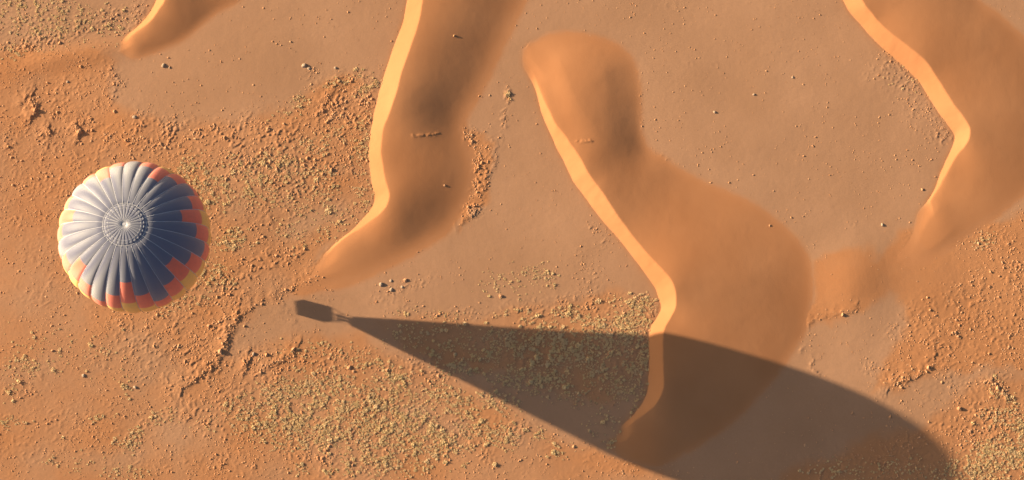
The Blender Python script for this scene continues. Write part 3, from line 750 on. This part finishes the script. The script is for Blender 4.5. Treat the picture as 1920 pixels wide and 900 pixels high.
# single pieces that stand out
SINGLE = [
 (66,206,.8,'c','largest brown clod on the crest of a small sand scarp above the balloon'),
 (149,248,.95,'c','tall brown clod casting a dark spot on drifted sand, with a scarp under it'),
 (169,222,.7,'c','brown clod with a sand tail between a tall clod and a pale one'),
 (214,209,.85,'c','broad crusted clod where drifted sand meets the smooth pan'),
 (253,219,.75,'s','single round grey stone at the edge of the smooth pan'),
 (127,153,.55,'s','grey stone at the end of a short line of pebbles on drifted sand'),
 (307,123,.8,'s','angular pale stone alone on the smooth pan near the shortest dune'),
 (318,127,.4,'s','small stone touching the shadow of an angular pale stone on the pan'),
 (570,123,.9,'s','dark sided stone on the pan, upper one of a touching pair'),
 (580,129,.7,'s','whitish stone on the pan, lower one of a touching pair'),
 (629,128,.55,'s','small stone on the pan between a touching pair and the sinuous dune'),
 (714,533,.75,'s','pale block shaped stone on the pan below the toe of the sinuous dune'),
 (734,543,.7,'s','grey and buff stone beside a pale block shaped stone on the pan'),
 (754,538,.55,'s','small wedge stone standing apart on the pan above the shadow cone'),
 (760,525,.95,'c','crumbly clod heap on the pan below the toe of the sinuous dune'),
 (733,526,.5,'s','smallest of the pale stones on the pan below the sinuous dune'),
 (939,555,.95,'c','lone pyramid shaped clod on the pan above the shadow cone'),
 (655,690,1.0,'c','tall split clod on reddish sand below the shadow cone tip'),
 (663,696,.7,'c','dark clod leaning on a tall split clod below the shadow cone tip'),
 (726,694,.85,'c','upright clod on reddish sand by the lower edge of the shadow cone'),
 (550,655,.9,'c','dark sided clod at the head of a sand ridge below the basket shadow'),
 (458,678,.85,'c','clod capping a narrow sand ridge below the low scarp'),
 (476,664,.6,'s','white stone at the edge of the bare pan by the basket shadow'),
 (500,665,.65,'c','clod beside a white stone at the edge of the bare pan'),
 (413,660,.9,'c','large clod halfway along the dark low scarp'),
 (418,645,.7,'c','crusted clod at the upper end of the dark low scarp'),
 (396,688,.8,'c','jagged clod on the dark low scarp near its bend'),
 (536,543,.75,'c','blocky clod where the sinuous dune tail fades out'),
 (254,726,.6,'s','pale stone with a long shadow on open sand below the balloon'),
 (157,704,.6,'s','pale stone alone on the pinkish sand under the balloon'),
 (16,735,1.0,'t','leaning olive tuft, upper of a pair on a mound at the picture edge'),
 (24,752,.85,'t','bushy tuft, lower of a pair on a mound at the picture edge'),
 (241,748,.8,'t','pale tuft with dark shadow on open sand below the balloon'),
 (117,820,.8,'t','double headed tuft alone on open sand'),
 (192,780,.9,'t','tuft at the end of a small sand ridge on open sand'),
 (258,800,.85,'t','tuft standing just above a tight ring of scrub'),
 (562,200,1.0,'t','tuft with the longest shadow at the edge of the smooth pan'),
 (560,182,.85,'t','round tuft above a tuft with a long shadow on the pan'),
 (617,398,1.05,'t','dark green tuft cluster near the bend of the sinuous dune'),
 (422,455,1.0,'t','greenest tuft beside the orange rim of the balloon'),
 (440,463,.9,'t','pale tuft beside the greenest tuft near the balloon'),
 (953,176,.9,'t','upright tuft heading a short trail on the pan between two dunes'),
 (955,186,.8,'t','second tuft of a short trail on the pan between two dunes'),
 (852,71,.5,'c','small clod on the dark back of the sinuous dune'),
 (834,349,.5,'c','single clod low on the shaded back of the sinuous dune'),
 (1443,423,.45,'c','tiny clod near the rounded toe of the broad dune'),
 (1414,177,.45,'s','small bright pebble on the wide pan by the zigzag dune'),
 (1340,210,.5,'s','long pebble on the wide pan between two dunes'),
 (1486,145,.4,'s','white pebble at the middle of the wide pan'),
 (1655,421,.6,'s','buff stone beside a shallow ring on the wide pan'),
 (1580,590,.6,'c','clod ending the orange sand tongue by the broad dune'),
 (1740,690,.8,'c','clod at the tip of a thin scarp on the orange sand'),
 (1690,727,.7,'c','pale clod halfway down a thin scarp on the orange sand'),
 (1870,728,.85,'c','white crusted clod on a short ridge near the shadow end'),
 (1798,766,.8,'c','chunky clod on the sand just beyond the shadow end'),
]
gs = np.random.default_rng(5)
for x, y, size, kind, label in SINGLE:
    p = at(x, y, 0); z = float(grid_sample(TOP, p[0], p[1]))
    me, nm, ct = {'c': (CLODS, 'earth_clod', 'clod'), 's': (STONES, 'pale_stone', 'stone'), 't': (TUFTS, 'grass_tuft', 'grass tuft')}[kind]
    o = bpy.data.objects.new(nm, me[int(gs.integers(len(me)))]); C.objects.link(o)
    o.location = (p[0], p[1], z - .04 * size); o.scale = (size, size, size * gs.uniform(.9, 1.2)); o.rotation_euler.z = gs.uniform(0, 6.28)
    put(o, label, ct, {'c': 'earth clods on the sand', 's': 'stones on the pan', 't': 'grass tufts on the sand'}[kind])

x, y, P, s, g = scatter(BLOBS_CLOD, 130000, 131, 1.6, .42, .66, clod_size, True)
NCLOD = len(P)
m_ = individuals(x, y, P, s, g, CLODS, 265, 'earth_clod', .06, PLACES_C, 'open desert floor', ('large crusted', 'middling sandy', 'small sandy'), 'clod', 'clod')
place_stuff('clod_litter', CLODS, P[m_], s[m_], g, M_CLOD, .06, 'scattered small sandy clods littering the desert floor', 'clods')
x, y, P, s, g = scatter(BLOBS_TUFT, 270000, 151, 1.8, .30, .58, tuft_size)
NTUFT = len(P)
m_ = individuals(x, y, P, s, g, TUFTS, 270, 'grass_tuft', .03, PLACES_T, 'open desert floor', ('big shaggy', 'middling dry', 'small dry'), 'grass tuft', 'grass tuft')
place_stuff('dry_grass', TUFTS, P[m_], s[m_], g, M_TUFT, .03, 'dry straw coloured grass tufts scattered thickly over the sand', 'grass')
# fine pebbles lying about everywhere
g = np.random.default_rng(9); n = 80000
x = g.uniform(-20, 1940, n); y = g.uniform(-20, 920, n); P = at(x, y, np.zeros(n))
keep = grid_sample(HD, P[:, 0], P[:, 1]) < .05
keep &= g.random(n) < (.10 + .9 * sstep(.42, .62, fbm(P[:, 0] / 4, P[:, 1] / 4, 171, 4))) * (.12 + .88 * np.maximum(grid_sample(sand, P[:, 0], P[:, 1]), grid_sample(rough, P[:, 0], P[:, 1])))
keep &= g.random(n) > .95 * grid_sample(SMOOTH, P[:, 0], P[:, 1])
P = P[keep]; P[:, 2] = grid_sample(TOP, P[:, 0], P[:, 1])
place_stuff('pebble_litter', CLODS, P, np.clip(np.exp(g.normal(-1.85, .35, len(P))), .07, .34), g, M_CLOD, .05, 'fine pebbles strewn over the pan and sand', 'pebbles')
